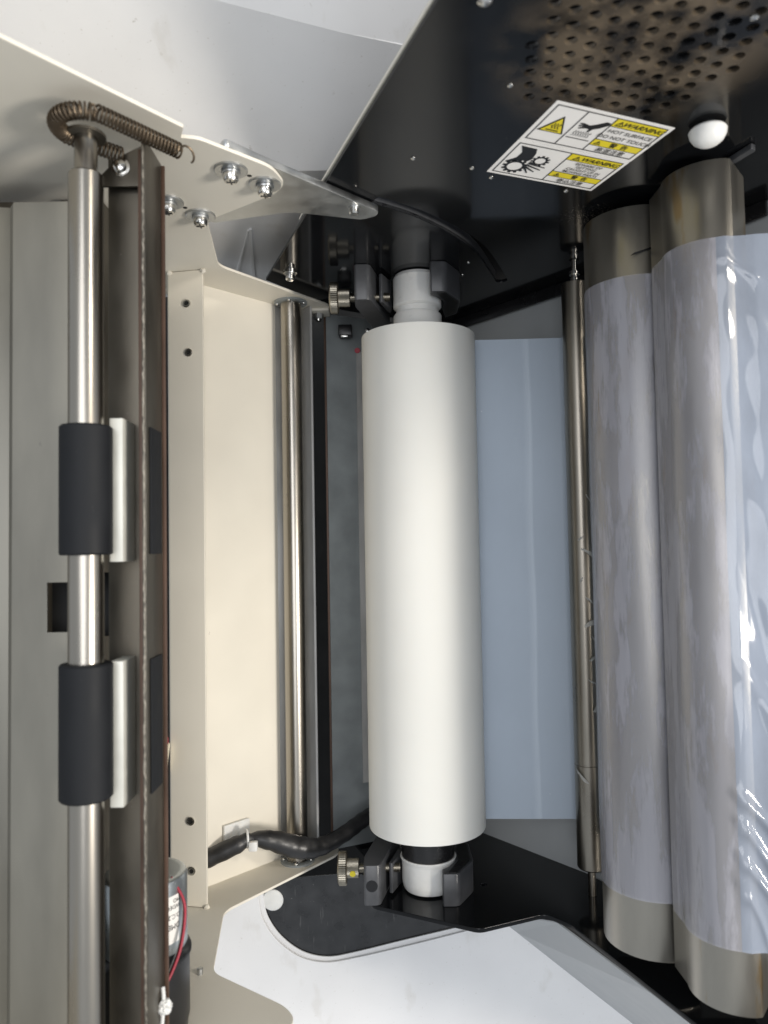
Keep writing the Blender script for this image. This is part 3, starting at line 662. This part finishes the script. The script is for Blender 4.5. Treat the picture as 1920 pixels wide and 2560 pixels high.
put('shoe', plateY('shoe', shB, -206, 379, bevel=.5), 'shoe', sb)

import mathutils.noise as mn
def wrA(x, y, z, i):
    k = .25 * mn.noise(Vector((x * .06, y * .02, z * .06))) + .12
    if i < 9 and y > 112: k += 1.6 * math.exp(-((y - 122) / 7) ** 2) * (1 if i > 2 else 0) * math.exp(-((i - 6) / 2.5) ** 2)
    if i < 9 and y < -130: k += 1.8 * math.exp(-((y + 158) / 14) ** 2) * math.exp(-((i - 6) / 2.5) ** 2)
    return -abs(k)
pA = arcpts(138.6, 287, 26.6, 262, 62, 40)
def ball_out(profile, cx, cz, y0, y1, ny, t_, f):
    bm = bmesh.new(); G = []
    for j in range(ny + 1):
        y = y0 + (y1 - y0) * j / ny; row = []
        for i, (x, z) in enumerate(profile):
            d_ = Vector((x - cx, z - cz)).normalized(); k = f(x, y, z, i); row.append(bm.verts.new((x + d_.x * k, y, z + d_.y * k)))
        G.append(row)
    for A_, B_ in zip(G, G[1:]):
        for i in range(len(A_) - 1): bm.faces.new((A_[i], A_[i + 1], B_[i + 1], B_[i]))
    bmesh.ops.recalc_face_normals(bm, faces=bm.faces)
    return bm
fa = ball_out(pA, 138.6, 287, 136.6, -178.1, 150, .1, lambda x, y, z, i: abs(wrA(x, y, z, i)))
tag(put('wrapped_film', fa, 'film_shoe'), 'clear milky film wrapped round the rounded shoe beside the bar', 'film')

# film that leaves the second shoe as a loose glossy sheet
pB = [(136.7, 319), (136.5, 328)] + arcpts(157.5, 338.4, 21.4, 194, 106, 22) + [(155 + k * .7, 360.6 + k * .057 - .8 * math.sin(min(k * .44, 8) / 8 * math.pi)) for k in range(110)]
ridges = []
for (x0, y0, x1, y1, wd, h_) in ((151, -110, 178, -142, 2.2, 2.0), (151, -122, 174, -156, 1.9, 1.7), (152, -136, 170, -166, 1.8, 1.6), (151.5, -148, 164, -177, 1.4, 1.2),
                                  (156, 40, 190, -60, 5, .8), (158, -20, 186, -110, 4, -.9), (155, 120, 190, 60, 5, .7), (152, 132, 165, 118, 1.6, .8), (158, -60, 176, -100, 3, .9), (151, -95, 153, -178, .7, .8)):
    ridges.append((Vector((x0, y0)), Vector((x1, y1)), wd, h_))
def wrB(x, y, z, i):
    k = .12 * mn.noise(Vector((x * .08, y * .02, 3)))
    fade = min(1, max(0, (x - 149) / 4))
    k += fade * .9 * mn.noise(Vector((x * .045 + y * .02, y * .03, 9)))
    for p0, p1, wd, h_ in ridges:
        d_ = p1 - p0; q = Vector((x, y)) - p0; s_ = q.dot(d_) / d_.length_squared
        bow = 1.6 * math.sin(s_ * 4 + p0.y)
        dist = abs(q.x * d_.y - q.y * d_.x) / d_.length + 0 * bow
        side = (q.x * d_.y - q.y * d_.x) / d_.length - bow * .6
        e_ = max(0, 1 - max(0, -s_, s_ - 1) * 3)
        k += h_ * math.exp(-(side / wd) ** 2) * e_ * fade
    return k
cB = []
bm = bmesh.new(); G = []; ny = 420
for j in range(ny + 1):
    y = 136.6 + (-178.1 - 136.6) * j / ny; row = []
    for i, (x, z) in enumerate(pB):
        if x < 152: d_ = Vector((x - 157.5, max(z, 338.4) - 338.4)).normalized()
        else: d_ = Vector((0, 1))
        k = wrB(x, y, z, i); k = abs(k) if x < 150 else k
        row.append(bm.verts.new((x + d_.x * k, y, z + d_.y * k)))
    G.append(row)
for A_, B_ in zip(G, G[1:]):
    for i in range(len(A_) - 1): bm.faces.new((A_[i], A_[i + 1], B_[i + 1], B_[i]))
me = finish(bm, 'loose_film', 80); me.materials.append(M['film_shoe']); me.materials.append(M['film_sheet'])
for p in me.polygons: p.material_index = 1 if p.center.x > 151.6 else 0
tag(put('loose_film', me, 'film_sheet'), 'loose crinkled glossy clear film draped over the second shoe', 'film')

# torn slivers of film on the bar
spots = [(127.5, 26.7, 5), (121.9, 3, 2.2), (127.6, -7, 5), (121.7, -23.1, 3), (126.5, -36, 3.4), (128, -49, 4.5), (128.4, -60.5, 4), (127.6, -71, 3.2), (127, -86, 2.6), (128, -102, 3.6), (118.7, -143.2, 6)]
words = ['loop shaped', 'tiny curled', 'long curved', 'small pointed', 'thin upright', 'jagged', 'folded', 'bent triangular', 'short crumpled', 'flat tilted', 'broad ragged']
for k, (x, y, s_) in enumerate(spots):
    q0 = math.acos(max(-1, min(1, (x - bx) / 9.0)))
    bm = bmesh.new(); top_, bot_ = [], []
    n_ = 7
    for i in range(n_):
        tt = i / (n_ - 1); q = q0 - (tt - .5) * s_ / 9 * (.7 + .8 * (k % 3)); yy = y + (tt - .5) * s_ * (1.1 if k % 2 else -1.3) + random.uniform(-.4, .4)
        wv = s_ * .26 * math.sin(math.pi * (.12 + .8 * tt)) * random.uniform(.6, 1.4) + .12
        rr = 9.0 + .9 * math.sin(tt * 3.1)
        for lst, sg in ((top_, 1), (bot_, -1)):
            lst.append(bm.verts.new((bx + rr * math.cos(q + sg * wv * .04), yy + sg * wv, bz + (rr + sg * .15) * math.sin(q + sg * wv * .04))))
    for i in range(n_ - 1): bm.faces.new((top_[i], top_[i + 1], bot_[i + 1], bot_[i]))
    bmesh.ops.solidify(bm, geom=bm.faces[:], thickness=.08)
    tag(put('film_scrap', bm, 'scrap'), words[k] + ' torn sliver of clear film stuck to the steel bar', 'film scrap', 'torn film slivers on the bar')

# ================================================================== cable and tie mount in the trough
ca = thing('cable', 'black sleeved cable sagging past the foot of the guide rod', 'cable', (-60, -200, 185))
path = [(-119.6, -195.5, 207), (-114.8, -194.3, 207), (-95.1, -186.6, 203), (-90, -184.4, 201), (-76.1, -187.8, 196), (-60.1, -195.0, 189), (-46.4, -198.0, 181), (-31.1, -194.8, 168), (-19.1, -191.5, 152), (-8, -189, 140)]
P = smooth_path(path, 8); n = len(P)
def rad(i):
    x = P[i].x; r = 5.6 if x < -96 else 5.2
    r -= 2.2 * math.exp(-((x + 89) / 4) ** 2)
    r += 2.0 * math.exp(-((x + 62) / 16) ** 2)
    return r * (1 + .04 * math.sin(i * 1.7))
put('sleeve', tube(P, [rad(i) for i in range(n)], 20), 'sleeve', ca)
tie = put('cable_tie', tube([Vector((-91, -184.6, 201)) + Vector((.55 * math.cos(q) * 2.6, math.sin(q) * 5.2, math.cos(q) * 4.6)) for q in [k * 2 * math.pi / 24 for k in range(25)]], .8, 8), 'nylon', ca)
put('tie_head', box((-89, -190.5, 203), (-83.6, -184.6, 207.6), .8), 'nylon', tie)
mt = plateY('mount', [(-107, 198.4), (-93.5, 184), (-92, 185.4), (-105.6, 199.8)], -188, 11, bevel=.4)
tag(put('tie_mount', mt, 'nylon'), 'square white adhesive tie mount on the cream back sheet above the cable', 'tie mount')
